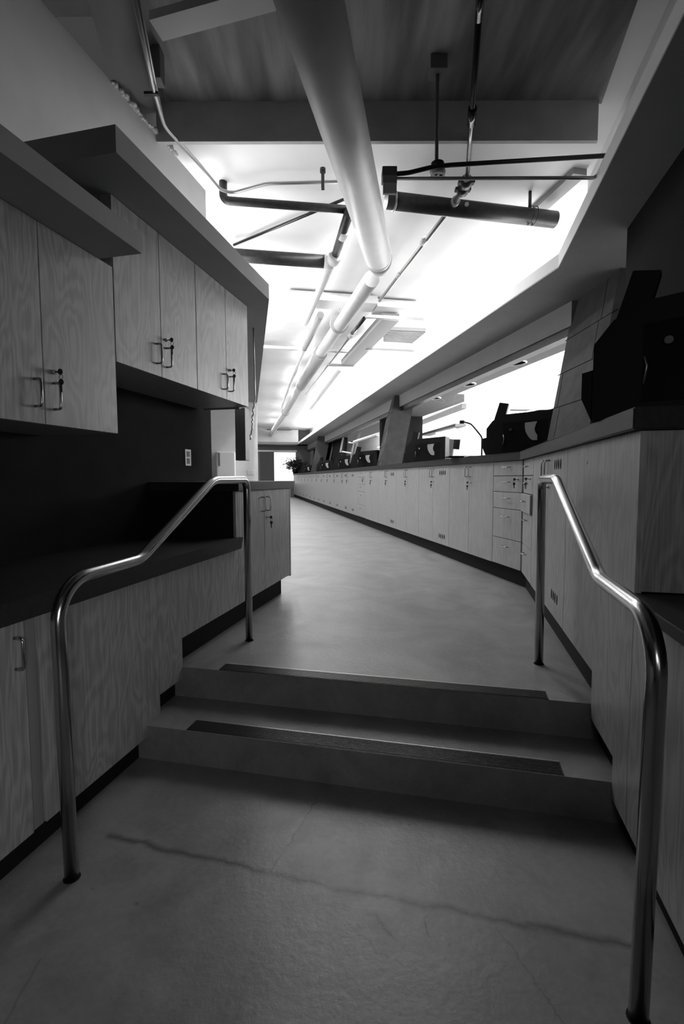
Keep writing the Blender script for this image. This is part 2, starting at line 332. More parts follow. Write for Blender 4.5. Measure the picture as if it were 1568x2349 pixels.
# leaning stone-clad columns; the joints are thin grooves laid on the face
def column(name, xt, yn, yf, w, zt=2.95, mat='block'):
    def X(z): return xt-(2.65-z)*.2
    t = tag(thing(name, None, None, (X(1.4), yn, 1.4)), None, None, None, 'structure')
    MB().hexa([(X(1.3), yn-.12, 1.3), (X(1.3), yf-.12, 1.3), (X(1.3)+w, yf-.12, 1.3), (X(1.3)+w, yn-.12, 1.3), (X(zt), yn, zt), (X(zt), yf, zt), (X(zt)+w, yf, zt), (X(zt)+w, yn, zt)]).obj('column_shaft', mat, t)
    j = MB()
    for zz in (1.62, 1.93, 2.26, 2.59):
        j.hexa([(X(zz)-.002, yn-.1, zz), (X(zz)-.002, yf, zz), (X(zz)+.01, yf, zz), (X(zz)+.01, yn-.1, zz), (X(zz+.006)-.002, yn-.1, zz+.006), (X(zz+.006)-.002, yf, zz+.006), (X(zz+.006)+.01, yf, zz+.006), (X(zz+.006)+.01, yn-.1, zz+.006)])
    for (za, zb, yy) in ((1.3, 1.93, yf-.22), (1.93, 2.26, yf-.12), (2.26, 2.59, yn+.17), (2.59, 2.94, yn+.17)):
        j.hexa([(X(za)-.002, yy-.04, za), (X(za)-.002, yy-.035, za), (X(za)+.01, yy-.035, za), (X(za)+.01, yy-.04, za), (X(zb)-.002, yy, zb), (X(zb)-.002, yy+.005, zb), (X(zb)+.01, yy+.005, zb), (X(zb)+.01, yy, zb)])
    j.obj('column_joint', 'joint', t)
    return t
column('wall_column', 2.185, 4.02, 4.80, .5); column('wall_column', 1.02, 10.0, 11.2, .42); column('wall_column', -1.02, 19.6, 21.6, .5)
# far end of the corridor
struct('wall_end', MB().box(FA, 25.1, 25.3, -2, 3.2, 2.6, CEIL).box(FA, 25.1, 25.3, -2, .62, .31, 2.6).box(FA, 25.1, 25.3, 2.45, 3.2, .31, 2.6).box(FA, 25.1, 25.3, .62, 2.45, .31, 1.0), 'midgrey')
struct('soffit_end', MB().box(FA, 24.2, 25.1, -.5, 3.0, 2.95, 3.06), 'soffit')
struct('wall_end_fascia', MB().box(FA, 24.2, 24.3, -.5, 2.5, 3.06, CEIL), 'wall')
struct('window_5', MB().box(FA, 25.16, 25.17, 1.35, 2.45, 1.0, 2.6), 'win')
struct('trim_3', MB().box(FA, 25.0, 25.1, .3, 2.5, 2.62, 2.7), 'white', 'pale head rail over the end window')
struct('door_1', MB().box(FA, 24.9, 25.0, .1, .30, .31, 2.62), 'hole')
# room beyond the glass
struct('wall_beyond', MB().box(FA, 2, 30, 5.8, 5.9, 0, 5), 'oroom')
struct('wall_beyond_side', MB().box(FA, 1.9, 2, 3.3, 5.9, 0, 5), 'oroom')
struct('ceiling_beyond', MB().box(FA, 2, 30, 3.5, 5.9, 5, 5.1), 'oroom')
struct('floor_beyond', MB().box(FA, 2, 30, 3.0, 5.9, .2, .31), 'oroom')
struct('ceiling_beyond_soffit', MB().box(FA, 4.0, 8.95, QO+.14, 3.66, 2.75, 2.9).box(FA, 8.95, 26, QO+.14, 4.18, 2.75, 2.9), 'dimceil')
struct('wall_beyond_partition', MB().box(FA, 11.25, 11.45, QO+.1, 4.18, .31, 2.75), 'darkwall')

# baseboards (toe kicks)
struct('baseboard_left', MB().box(NE, -2.5, 1.873, -1.95, -1.385, 0, .1).box(NE, 1.873, 2.17, -1.95, -1.385, .155, .26).box(NE, 2.17, 3.78, -1.95, -1.40, .31, .46), 'kick')
struct('baseboard_right', MB().box(NE, -2.5, 1.873, .61, 1.1, 0, .1).box(NE, 1.873, 2.17, .61, 1.1, .155, .26).prism([NE(2.17, .62, .31), NE(4.42, .62, .31), FA(25.1, 2.37, .31), FA(25.1, 2.8, .31), NE(4.5, 1.0, .31), NE(2.17, 1.0, .31)], Z*.15), 'kick')

# ================================================================== HARDWARE
def pull(fr, c, axis, out, L=.1, r=.0042, off=.032, name='handle', parent=None):
    c = Vector(c); a = Vector(axis)*(L/2); o = Vector(out)*off
    return MB().tube([c-a, c-a+o, c+a+o, c+a], r, 8, fillet=.012, fseg=3).obj(name, 'steel', parent)
def lock(c, along, out, parent, r=.009):
    c = Vector(c); o = Vector(out); al = Vector(along)
    l = MB().tube([c, c+o*.012], r, 12).obj('lock', 'chrome', parent)
    k = MB(); k.tube([c+o*.012, c+o*.034], .0028, 6); k.disc(c+o*.034-al*.002, al, .011, .004, 12)
    h = c+o*.036-Z*.012; k.ring(h-Z*.008, al, .009, .0012, 12)
    k.disc(h-Z*.028-al*.001, al, .0115, .003, 12); k.hexa([h+o*dx+al*dy+Z*dz for dz in (-.066, -.036) for dx, dy in ((-.004, -.001), (.004, -.001), (.004, .0015), (-.004, .0015))])
    k.obj('key', 'dmetal', parent)
def vents(parent, fr, a, face, z0, s):
    mb = MB()
    for k in range(4):
        c = fr(a+s*.052*(k-1.5), face-.001, z0); al = (fr(1, 0, 0)-fr(0, 0, 0)).normalized()
        pts = []
        for i in range(12):
            th = 2*pi*i/12; pts.append(c+al*.0125*cos(th)+Z*.03*sin(th))
        mb.prism(pts, (fr(0, 1, 0)-fr(0, 0, 0)).normalized()*.0022*1)
    return mb.obj('vent_slot', 'hole', parent)

# ------------------------------------------------------------------ right corridor cabinets (run along t, face at q = QC)
QC, CB, CT, BK = 2.314, .457, 1.42, 2.80
out = -N
def far_cab(t0, t1, kind, label, vent=None, small=False, grp=None, lk=True):
    c = thing('base_cabinet', label, 'cabinet', FA(t0, QC, .46), RFA, grp)
    MB().box(FA, t0+.001, t1-.001, QC+.02, BK, CB, CT).obj('cabinet_body', 'joint', c)
    if kind == 'drawers':
        zz = [CT-.001, 1.285, 1.138, .985, .71, CB]
        for i in range(5):
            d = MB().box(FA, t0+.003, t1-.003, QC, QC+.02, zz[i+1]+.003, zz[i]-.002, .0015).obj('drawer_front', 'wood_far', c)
            if not small or i < 4: pull(FA, FA((t0+t1)/2, QC, zz[i]-(.055 if i < 3 else .07)), W, out, .1, parent=d)
            if i == 1: lock(FA(t0+.07, QC, zz[i]-.03), W, out, d)
        return c
    mid = (t0+t1)/2 if kind == 'pair' else t1
    doors = [(t0, mid), (mid, t1)] if kind == 'pair' else [(t0, t1)]
    for i, (a_, b_) in enumerate(doors):
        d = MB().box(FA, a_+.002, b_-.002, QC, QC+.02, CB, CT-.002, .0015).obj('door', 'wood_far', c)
        hx = b_-.04 if (i == 0) else a_+.04
        pull(FA, FA(hx, QC, CT-.09), Z, out, .1, parent=d)
        if lk and i == 0: lock(FA(b_-.03, QC, CT-.20), W, out, d)
        if vent == i: vents(d, FA, (a_+b_)/2+(-.06 if i else -.05), QC, CT-.09, 1); vents(d, FA, (a_+b_)/2-.05, QC, CB+.10, 1)
    return c
far_cab(3.79, 4.289, 'drawers', 'oak five-drawer cabinet on the corridor side of the bend in the right-hand run')
G = 'oak base cabinets along the corridor'
far_cab(4.291, 5.324, 'pair', 'oak two-door base cabinet next to the five-drawer cabinet at the bend, without vent slots')
far_cab(5.326, 6.355, 'pair', 'oak two-door base cabinet with two rows of black vent slots on its nearer door', 0)
far_cab(6.357, 7.396, 'pair', 'oak two-door base cabinet between the two vented corridor cabinets')
far_cab(7.398, 8.43, 'pair', 'second vented oak two-door base cabinet counting from the bend', 0)
far_cab(8.432, 9.467, 'pair', 'oak two-door base cabinet just before the distant drawer cabinet')
far_cab(9.469, 10.179, 'drawers', 'distant oak drawer cabinet halfway down the corridor')
far_cab(10.181, 11.2, 'single', 'single-door vented oak cabinet right behind the distant drawer cabinet', 0)
src = None
for k in range(12):
    t0 = 11.202+k*1.14
    if src is None:
        src = far_cab(t0, t0+1.138, 'pair', 'oak base cabinet in the far half of the corridor run', 0, grp='oak base cabinets in the far half of the corridor')
    else:
        c = copy_tree(src); c.location = FA(t0, QC, .46)

# ------------------------------------------------------------------ right cabinets of the stair passage (face at v = VR)
VR = .5754; outn = -V
def near_thing(u, z, label, cat='cabinet', name='base_cabinet', v=VR): return thing(name, label, cat, NE(u, v, z), RNE)
c = near_thing(3.86, .46, 'oak drawer cabinet of five narrow drawers facing the stair rail, third drawer ajar')
MB().prism([NE(3.861, VR+.02, CB), NE(4.36, VR+.02, CB), NE(4.30, .95, CB), NE(3.861, .95, CB)], Z*(CT-CB)).obj('cabinet_body', 'joint', c)
zz = [CT-.001, 1.285, 1.138, .985, .71, CB]
for i in range(5):
    o_ = .018 if i == 2 else 0
    d = MB().box(NE, 3.864, 4.36, VR-o_, VR+.02-o_, zz[i+1]+.003, zz[i]-.002, .0015).obj('drawer_front', 'wood', c)
    pull(NE, NE(4.15, VR-o_, zz[i]-.06), U, outn, .1, parent=d)
    if i == 1: lock(NE(3.98, VR, zz[i]-.025), U, outn, d)
c = near_thing(2.74, .46, 'oak two-door base cabinet behind the right stair rail post with black vent slots')
MB().box(NE, 2.738, 3.858, VR+.02, .95, CB, CT).obj('cabinet_body', 'joint', c)
d = MB().box(NE, 3.272, 3.856, VR, VR+.02, CB, CT-.002, .0015).obj('door', 'wood', c)
pull(NE, NE(3.32, VR, CT-.10), Z, outn, .11, r=.005, parent=d)
d = MB().box(NE, 2.74, 3.268, VR, VR+.02, CB, CT-.002, .0015).obj('door', 'wood', c)
pull(NE, NE(3.215, VR, CT-.10), Z, outn, .11, r=.005, parent=d); lock(NE(3.23, VR, CT-.21), U, outn, d)
vents(d, NE, 2.98, VR, CT-.075, 1); vents(d, NE, 2.98, VR, CB+.12, 1)
# blank oak panel stepping down over the stairs
def step_profile(u0, u1, v, top, s1=1.873, s2=2.17):
    pts = [NE(u0, v, top), NE(u0, v, .1)]
    pts += [NE(s1, v, .1), NE(s1, v, .255), NE(s2, v, .255), NE(s2, v, CB)] if u0 < s1 else []
    pts += [NE(u1, v, CB), NE(u1, v, top)]
    return pts
c = near_thing(1.73, .1, 'tall blank oak panel beside the stairs, stepped at the foot, right side', 'panel', 'stair_cladding')
MB().prism([NE(1.725, VR, CT-.002), NE(1.725, VR, .9), NE(1.725, VR, .1), NE(1.873, VR, .1), NE(1.873, VR, .255), NE(2.17, VR, .255), NE(2.17, VR, CB), NE(2.735, VR, CB), NE(2.735, VR, CT-.002)], V*.02).obj('panel_face', 'wood', c)
MB().box(NE, 1.725, 1.745, VR+.02, 1.12, .9, CT-.002).obj('end_panel', 'wood_dark', c)
MB().disc(NE(2.35, VR, 1.335), -V, .008, .001).obj('screw_cover', 'midgrey', c)
c = near_thing(.3, .1, 'low oak base panel at the right edge under the low dark worktop', 'panel', 'stair_cladding')
MB().box(NE, -.8, 1.722, VR, VR+.02, .1, .86).obj('panel_face', 'wood', c)
c = thing('worktop', 'low dark worktop at the right edge behind the near rail post', 'worktop', NE(1.0, .55, .86), RNE)
MB().box(NE, -.8, 1.724, VR-.03, 1.12, .86, .895, .003).obj('worktop_slab', 'counter', c)
# long worktop
c = thing('worktop', 'long dark worktop over the right-hand cabinets, bent where corridor and stairs meet', 'worktop', NE(4.395, .575, 1.42), RNE)
vf, qf = .545, 2.284
def corner(v, q):
    # point with V.p = v and N.p = q
    det = V.x*N.y-V.y*N.x; return Vector(((v*N.y-V.y*q)/det, (V.x*q-v*N.x)/det, 0))
cf = corner(vf, qf)
MB().prism([NE(1.70, vf, CT), cf+Z*CT, FA(25.0, qf, CT), FA(25.0, 3.25, CT), FA(4.4, 3.25, CT), corner(1.11, 2.9)+Z*CT, NE(1.70, 1.11, CT)], Z*.07, .004).obj('worktop_slab', 'counter', c)

# ================================================================== LEFT SIDE
VL = -1.341
c = thing('base_cabinet', 'oak cabinet door at the left edge under the low dark worktop', 'cabinet', NE(.3, VL, .1), RNE)
MB().box(NE, -.8, 1.26, -1.93, VL-.02, .1, .825).obj('cabinet_body', 'wood', c)
d = MB().box(NE, .62, 1.257, VL-.02, VL, .1, .823, .0015).obj('door', 'wood', c)
hp = onv(34, 1500, VL); pull(NE, NE(hp.dot(U), VL, hp.z), Z, V, .1, r=.005, parent=d)
d = MB().box(NE, -.2, .617, VL-.02, VL, .1, .823, .0015).obj('door', 'wood', c)
c = thing('stair_cladding', 'tall oak panel with bold grain beside the lower steps, behind the left rail post', 'panel', NE(1.4, VL, .1), RNE)
MB().box(NE, 1.308, 1.97, VL-.018, VL, .1, .823, .0012).obj('panel_face', 'wood', c)
MB().box(NE, 1.265, 1.303, VL-.03, VL-.008, .1, .823).obj('filler_strip', 'greycab', c)
MB().box(NE, 1.262, 1.975, -1.93, VL-.03, .1, .823).obj('panel_core', 'kick', c)
c = thing('stair_cladding', 'stepped oak panel between the lower and upper steps under the low left worktop', 'panel', NE(2.0, VL, .3), RNE)
MB().prism([NE(1.973, VL, .823), NE(1.973, VL, .25), NE(2.17, VL, .25), NE(2.17, VL, CB), NE(2.845, VL, CB), NE(2.845, VL, .823)], V*-.018).obj('panel_face', 'wood', c)
MB().box(NE, 1.978, 2.80, -1.93, VL-.02, .46, .82).obj('panel_core', 'kick', c)
# stepped foot of the tall panel reaches down only on the lower floor
c = thing('worktop', 'low dark worktop along the left wall beside the stairs', 'worktop', NE(1.5, -1.33, .83), RNE)
MB().prism([NE(-.8, -1.31, .826), NE(-.8, -1.31, .895), NE(2.855, -1.31, .895), NE(2.825, -1.31, .826)], V*-.029).prism([NE(-.8, -1.339, .826), NE(-.8, -1.339, .895), NE(2.813, -1.339, .895), NE(2.813, -1.339, .826)], V*-.604).obj('worktop_slab', 'counter', c)
c = thing('base_cabinet', 'oak two-door cabinet at the top of the stairs on the left, key in its lock', 'cabinet', NE(2.85, VL, .46), RNE)
MB().box(NE, 2.815, 3.84, -1.943, VL-.02, CB, 1.19).obj('cabinet_body', 'kick', c)
MB().box(NE, 2.848, 2.87, VL-.02, VL, CB, 1.188).box(NE, 2.822, 2.868, VL-.019, VL-.001, .896, 1.188).obj('filler_strip', 'wood', c)
MB().box(NE, 3.84, 3.862, -1.93, VL+.002, CB-.01, 1.19).obj('end_panel', 'wood_dark', c)
d = MB().box(NE, 2.873, 3.288, VL-.02, VL, CB, 1.188, .0015).obj('door', 'wood', c); pull(NE, NE(3.24, VL, 1.085), Z, V, .1, parent=d)
d = MB().box(NE, 3.292, 3.838, VL-.02, VL, CB, 1.188, .0015).obj('door', 'wood', c); pull(NE, NE(3.335, VL, 1.085), Z, V, .1, parent=d); lock(NE(3.335, VL, .985), U, V, d)
c = thing('worktop', 'short dark worktop on the two-door cabinet at the top of the stairs, left', 'worktop', NE(3.3, -1.33, 1.19), RNE)
MB().prism([NE(2.80, -1.311, 1.19), NE(2.80, -1.311, 1.248), NE(3.905, -1.311, 1.248), NE(3.875, -1.311, 1.19)], V*-.64, .002).obj('worktop_slab', 'counter', c)
# backsplash
tag(MB().prism([NE(-.8, -1.95, .895), NE(2.83, -1.95, .895), NE(2.83, -1.95, 1.249), NE(3.655, -1.95, 1.249), NE(3.655, -1.95, 2.0), NE(-.8, -1.95, 2.0)], V*.006).obj('splash_panel', 'back', None, frame_at(NE(1, -1.95, .9), RNE)),
    'dark wall panel between the left worktops and the wall cabinets', 'wall panel')
# wall cabinets
VU = -1.52
def wall_cab(u0, u1, z0, z1, label, um=None):
    c = thing('wall_cabinet', label, 'cabinet', NE(u0, VU, z0), RNE)
    MB().box(NE, u0+.001, u1-.001, -1.94, VU-.02, z0, z1).obj('cabinet_body', 'wood_dark', c)
    um = um or (u0+u1)/2
    for i, (a_, b_) in enumerate(((u0, um), (um, u1))):
        d = MB().box(NE, a_+.002, b_-.0015, VU-.02, VU, z0, z1-.002, .0015).obj('door', 'wood', c)
        hu = b_-.045 if i == 0 else a_+.045
        pull(NE, NE(hu, VU, z0+.112), Z, V, .1, r=.005, parent=d)
        if i: lock(NE(a_+.045, VU, z0+.205), U, V, d)
    return c
wall_cab(1.155, 1.972, 1.478, 2.228, 'low-hung oak wall cabinet over the left lower landing, nearest the camera', 1.562)
wall_cab(1.975, 2.70, 1.808, 2.55, 'oak wall cabinet adjoining the low-hung one, its left door partly under the low soffit', 2.335)
wall_cab(2.702, 3.45, 1.808, 2.55, 'farthest oak wall cabinet on the left, ending at the open alcove', 3.09)
c = tag(MB().box(NE, 3.62, 3.70, -1.715, -1.628, 1.414, 1.83, .003).obj('wall_box', 'greycab', None, frame_at(NE(3.5, -1.8, 1.414), RNE)), 'grey hanging box below the end of the farthest wall cabinet', 'box')
tag(MB().box(NE, 3.46, 3.48, -1.9, -1.60, 1.80, 2.55).obj('end_panel', 'midgrey', None, frame_at(NE(3.46, -1.9, 1.8), RNE)), 'narrow grey end panel closing the left row of wall cabinets', 'panel')
# outlet
c = thing('wall_outlet', 'white double socket plate on the dark wall panel, left', 'outlet', NE(3.283, -1.944, 1.36), RNE)
MB().box(NE, 3.245, 3.325, -1.944, -1.938, 1.365, 1.487, .002).obj('cover_plate', 'plaster', c)
MB().box(NE, 3.267, 3.303, -1.938, -1.935, 1.38, 1.42).box(NE, 3.267, 3.303, -1.938, -1.935, 1.432, 1.472).obj('socket', 'midgrey', c)
# dispenser and switch on the back wall of the alcove
p0 = ont(497, 1037, 8.4); p1 = ont(541, 1110, 8.4)
c = thing('towel_dispenser', 'white dispenser on the far alcove wall, left of the end panel', 'dispenser', p1, RFA)
MB().box(FA, 8.22, 8.4, p0.dot(N), p1.dot(N), 1.15, p0.z, .02).obj('dispenser_case', 'white', c)
MB().box(FA, 8.212, 8.22, p0.dot(N)+.03, p0.dot(N)+.06, p0.z-.24, p0.z-.02).obj('level_slot', 'midgrey', c)
p = ont(575, 1084, 8.4)
tag(MB().box(FA, 8.392, 8.4, p.dot(N)-.06, p.dot(N)+.06, p.z-.04, p.z+.04, .002).obj('switch_plate', 'plaster', None, frame_at(p, RFA)), 'pale switch plate low on the far alcove wall', 'switch')
# cable bundle hanging on the soffit edge
mb = MB(); pts = []
for k in range(22):
    p = onu(585-k*.55+random.uniform(-2, 2), 912+k*4.6, 3.95); pts.append(p)
pts[0].z = 2.55
tag(mb.tube(pts, .008, 6).obj('cable', 'conduit', None, frame_at(pts[0], 0)), 'crinkled pale cable hanging beside the end of the left wall cabinets', 'cable')

# ================================================================== HANDRAILS
def rail(v, us, label):
    c = thing('handrail', label, 'handrail', NE(us[0], v, 0), RNE)
    MB().tube([NE(us[0], v, -.01), NE(us[1], v, .955), NE(us[2], v, .962), NE(us[3], v, 1.262), NE(us[4], v, 1.262), NE(us[5], v, .30)], .0215, 20, fillet=[.13, .04, .05, .055], fseg=10).obj('rail_tube', 'steel', c)
    for (u, z) in ((us[0], 0), (us[5], .31)):
        MB().disc(NE(u, v, z), Z, .0255, .002, 20).obj('floor_ring', 'kick', c)
rail(-1.171, (1.226, 1.215, 1.622, 2.212, 2.615, 2.614), 'steel tube handrail on the left of the steps, both posts in full view')
rail(.438, (1.18, 1.16, 1.605, 2.285, 2.655, 2.604), 'steel tube handrail on the right of the steps, near post at the picture edge')
# stair nosings
def nosing(u0, u1, z, v0, v1, label):
    c = thing('stair_nosing', label, 'stair nosing', NE(u0, v0, z), RNE)
    def P(u, v, zz): return NE(u+v*st, v, zz)
    MB().box(P, u0, u1, v0, v1, z-.002, z+.002).obj('nosing_plate', 'nosing', c)
    mb = MB()
    for k in range(8):
        a_ = u0+.006+k*(u1-u0-.012)/8; mb.box(P, a_, a_+.0045, v0+.004, v1-.004, z+.002, z+.0042)
    mb.obj('grip_rib', 'nosing', c)
    MB().box(P, u1-.005, u1, v0, v1, z+.0018, z+.0038).obj('back_edge', 'conduit', c)
nosing(1.877, 1.968, .155, -1.145, .417, 'ribbed black nosing strip on the lower step')
nosing(2.178, 2.262, .31, -1.14, .412, 'ribbed black nosing strip on the edge of the upper floor')

# ================================================================== INSTRUMENTS ON THE WORKTOP
def make_viewer(label):
    # local: x along the front, y into depth, z up.  silhouette from the photograph
    c = thing('viewing_box', label, 'instrument', (0, 0, 0), 0)
    s = .00455
    P = lambda x, z, y=0: Vector((x*s, y, z*s))
    MB().prism([P(9, -6), P(9, 57), P(23, 75), P(49, 87), P(157, 93), P(157, -6)], Vector((0, .26, 0)), .002).obj('case', 'black', c)
    MB().prism([P(8, -6, .02), P(0, 13, .02), P(0, 35, .02), P(9, 37, .02), P(12, 37, .02), P(12, -6, .02)], Vector((0, .2, 0))).obj('side_housing', 'black', c)
    MB().prism([P(22, 72, .05), P(35, 116, .05), P(55, 112, .05), P(47, 80, .05)], Vector((0, .07, 0)), .002).obj('eyepiece_arm', 'black', c)
    MB().prism([P(45, 6, -.004), P(45, 68, -.004), P(137, 72, -.004), P(137, 6, -.004)], Vector((0, .006, 0))).obj('front_plate', 'darkwall', c)
    # half-round pale card with a concave right edge
    pts = [P(x_, z_, -.009) for x_, z_ in ((92, 66), (117, 68), (114, 60), (112, 52), (114, 44), (118, 38), (118, 27), (109, 27), (103, 31), (98, 38), (94, 46), (92, 55))]
    MB().prism(pts, Vector((0, .004, 0))).obj('paper_card', 'paper', c)
    MB().disc(P(62, 52, -.004), (0, -1, 0), .014, .02).obj('knob', 'chrome', c)
    MB().tube([P(46, 20, -.006), P(48, 34, -.014), P(46, 42, -.006)], .004, 8).obj('latch', 'conduit', c)
    return c
PHI = -radians(-27)      # front faces turned toward the stairs
def place(o, anchor, rz, sc=1): o.location = Vector((anchor.x, anchor.y, TOP+.0283*sc)); o.rotation_euler = (0, 0, rz); o.scale = (sc,)*3
TOP = 1.492
v0_ = make_viewer('black viewing box on the long worktop at the bend, gooseneck microphone beside it')
rzv = radians(-27)
def anchor(xpix, q): p = onq(xpix, 1040, q); return Vector((p.x, p.y, TOP+.02))
place(v0_, anchor(1105, 2.42), rzv, 1)
specs = [(925, 2.6, 1.0, 'black viewing box standing alone before the first corridor column beyond the bend'), (803, 2.5, 1.0, 'black viewing box directly beyond the corridor column, lamp arms above it'),
         (762, 2.5, 1.0, 'small-looking black viewing box, fourth along the long worktop'), (724, 2.5, 1.0, 'black viewing box, fifth along the long worktop'), (689, 2.5, .9, 'black viewing box near the window end of the long worktop')]
for xp, q, sc, lb in specs:
    o = copy_tree(v0_); tag(o, lb); place(o, anchor(xp, q), rzv, sc)
o = copy_tree(v0_); tag(o, 'large dark viewing box at the right frame edge, on the worktop above the stairs')
pp = ony(1330, 935, 1.93); place(o, pp, radians(-34), 1)
print('near viewer', pp)

# gooseneck microphone
p = [ony(1105, 1003, 5.75), ony(1088, 982, 5.75), ony(1080, 973, 5.75), ony(1072, 970, 5.75), ony(1062, 968, 5.75)]
c = thing('gooseneck_microphone', 'thin gooseneck microphone reaching left from the viewing box at the bend', 'microphone', Vector((p[0].x, p[0].y, TOP)), 0)
b_ = Vector((p[0].x, p[0].y, TOP))
MB().tube([b_, p[0]]+p[1:], .009, 8, fillet=.03).obj('stem', 'black', c); MB().tube([p[-1]+Vector((.01, 0, 0)), ony(1054, 968, 5.75)], .02, 12).obj('microphone_head', 'black', c)
MB().disc(b_, Z, .04, .012).obj('base', 'black', c)
# papers
p = onq(1095, 1044, 2.4); c = tag(MB().box(XY, p.x-.12, p.x+.12, p.y-.1, p.y+.1, TOP, TOP+.006).obj('paper_stack', 'white', None, frame_at(Vector((p.x, p.y, TOP)), 0)), 'small white paper stack on the long worktop, beside the viewing box at the bend', 'paper')
p = onq(1065, 1047, 2.4); c = tag(MB().box(XY, p.x-.2, p.x+.2, p.y-.1, p.y+.1, TOP, TOP+.02, .004).obj('folder', 'black', None, frame_at(Vector((p.x, p.y, TOP)), 0)), 'flat black folder on the long worktop before the bright glass', 'folder')
# plant at the far end
random.seed(8); p = FA(24.5, 2.37, TOP)
c = thing('potted_plant', 'bushy potted plant silhouetted against the end window', 'plant', p, 0)
MB().tube([p, p+Z*.25], .12, 12, r2=.16).obj('pot', 'black', c)
mb = MB()
for k in range(900):
    d = Vector((random.gauss(-.05, .22), random.gauss(0, .2), random.gauss(.35, .15))); cc = p+Vector((0, 0, .1))+d; a_ = random.uniform(0, 6.28); l_ = random.uniform(.06, .12)
    e1 = Vector((cos(a_), sin(a_), random.uniform(-.5, .5)))*l_; e2 = Vector((-sin(a_), cos(a_), .3))*l_*.35
    mb.bm.faces.new([mb.bm.verts.new(cc-e1), mb.bm.verts.new(cc+e2), mb.bm.verts.new(cc+e1), mb.bm.verts.new(cc-e2)])
mb.obj('foliage', 'plant', c)
# folded reflector card on dark right wall
c = thing('paper_reflector', 'pale triangular card leaning at the right edge above the large viewing box', 'card', onv(1545, 700, 1.0), 0)
MB().prism([onv(1535, 680, 1.0), onv(1528, 711, 1.0), onv(1570, 700, 1.0)], V*.05).obj('card', 'lever', c)

# ================================================================== CEILING SERVICES
r0 = .13; A_ = Vector((-.1192, 1.989, 3.1006)); B_ = Vector((.3622, 4.9172, 3.4472)); dd = (B_-A_).normalized()
c = thing('air_duct', 'large round painted duct running overhead from the camera to the bright ceiling', 'duct', A_, RNE)
MB().tube([A_-dd*1.4, B_], r0, 40).obj('duct_tube', 'duct', c)
MB().tube([B_-dd*.0, B_+dd*.10], r0*.97, 40).obj('collar', 'white', c)
MB().tube([B_+dd*.10, B_+dd*.24+Z*-.02], r0*1.0, 40, r2=r0*.85).obj('reducer', 'whitepipe', c)
s_ = onz(852, 640, 3.36)
c = thing('insulated_pipe', 'white insulated pipe continuing from the big duct down the corridor ceiling', 'pipe', s_, RFA)
P1 = onz(735, 810, 3.4); P2 = onz(690, 885, 3.4); P3 = onz(655, 945, 3.4); P4 = onz(612, 1010, 3.4)
MB().tube([s_, P1], .085, 24).obj('pipe_section', 'whitepipe', c)
MB().tube([P1, P2], .115, 24).obj('insulation_sleeve', 'greypipe', c)
MB().tube([P2, P3, P4], .10, 24).obj('pipe_section', 'whitepipe', c)
MB().tube([P4+Vector((.0, 0, 0)), P4+(-N)*1.4], .12, 20).obj('elbow', 'whitepipe', c)
for px, py in ((778, 742), (655, 945)):
    q_ = onz(px, py, 3.42); MB().tube([q_-W*.04, q_+W*.04], .13, 20).obj('clamp_ring', 'greypipe', c)
    MB().tube([q_+Z*.1, Vector((q_.x, q_.y, CEIL))], .006, 6).obj('hanger_rod', 'conduit', c)

def zpipe(name, label, cat, pix, z, r, mat, fillet=0, extra=None, seg=14):
    pts = [onz(x, y, z_ if isinstance(z, (list, tuple)) else z) for (x, y), z_ in zip(pix, z if isinstance(z, (list, tuple)) else [z]*len(pix))]
    if extra: pts = extra(pts)
    return tag(MB().tube(pts, r, seg, fillet=fillet).obj(name, mat, None, frame_at(pts[0], 0)), label, cat), pts
# black waste pipe with drop from the ceiling
pts = [onz(512, 460, 3.6), onz(797, 481, 3.6)]
tag(MB().tube([Vector((pts[0].x, pts[0].y, CEIL)), pts[0], pts[1]], .034, 18, fillet=.05).obj('drain_pipe', 'blackpipe', None, frame_at(pts[0], 0)), 'black pipe elbowing out of the ceiling and running right to the big duct', 'pipe')
c = thing('drain_pipe', 'heavy black pipe end right of the duct, carried by a rod and clamp', 'pipe', onz(900, 460, 3.55), 0)
a_ = onz(885, 459, 3.55); b_ = onz(1272, 504, 3.55)
MB().tube([a_, b_], .068, 24).obj('pipe_tube', 'blackpipe', c)
h_ = onz(1214, 494, 3.55); dv = (b_-a_).normalized()
MB().tube([h_+Z*.06, Vector((h_.x+.0, h_.y, CEIL))], .014, 10).obj('hanger_rod', 'dmetal', c)
MB().ring(h_, dv, .073, .004).ring(h_+dv*.04, dv, .074, .004).obj('pipe_clamp', 'dmetal', c)
MB().ring(a_+dv*.07, dv, .071, .009).obj('joint_band', 'conduit', c)
l_ = onz(1070, 468, 3.49); MB().disc(l_+Vector((0, -.0, 0)), Vector((0, -.6, -.8)), .017, .006).obj('round_tag', 'plaster', c)
pts = [onz(500, 583, 3.55), onz(742, 600, 3.55)]
c = thing('drain_pipe', 'thick weathered black pipe emerging behind the left soffit edge', 'pipe', pts[0], 0)
MB().tube([pts[0]-(pts[1]-pts[0])*.3, pts[1]], .066, 22).obj('pipe_tube', 'blackpipe', c)
MB().tube([pts[1], pts[1]+(pts[1]-pts[0]).normalized()*.10], .07, 20).obj('coupling', 'whitepipe', c)
c = thing('branch_pipe', 'black branch pipe with white couplings descending beside the duct', 'pipe', onz(800, 485, 3.55), 0)
k0, k1, k2, k3 = onz(800, 488, 3.55), onz(788, 535, 3.55), onz(770, 582, 3.55), onz(700, 740, 3.5)
MB().tube([k0, k2], .042, 16).obj('pipe_tube', 'blackpipe', c); MB().tube([k1-(k2-k1)*.15, k1+(k2-k1)*.15], .05, 16).obj('coupling', 'whitepipe', c)
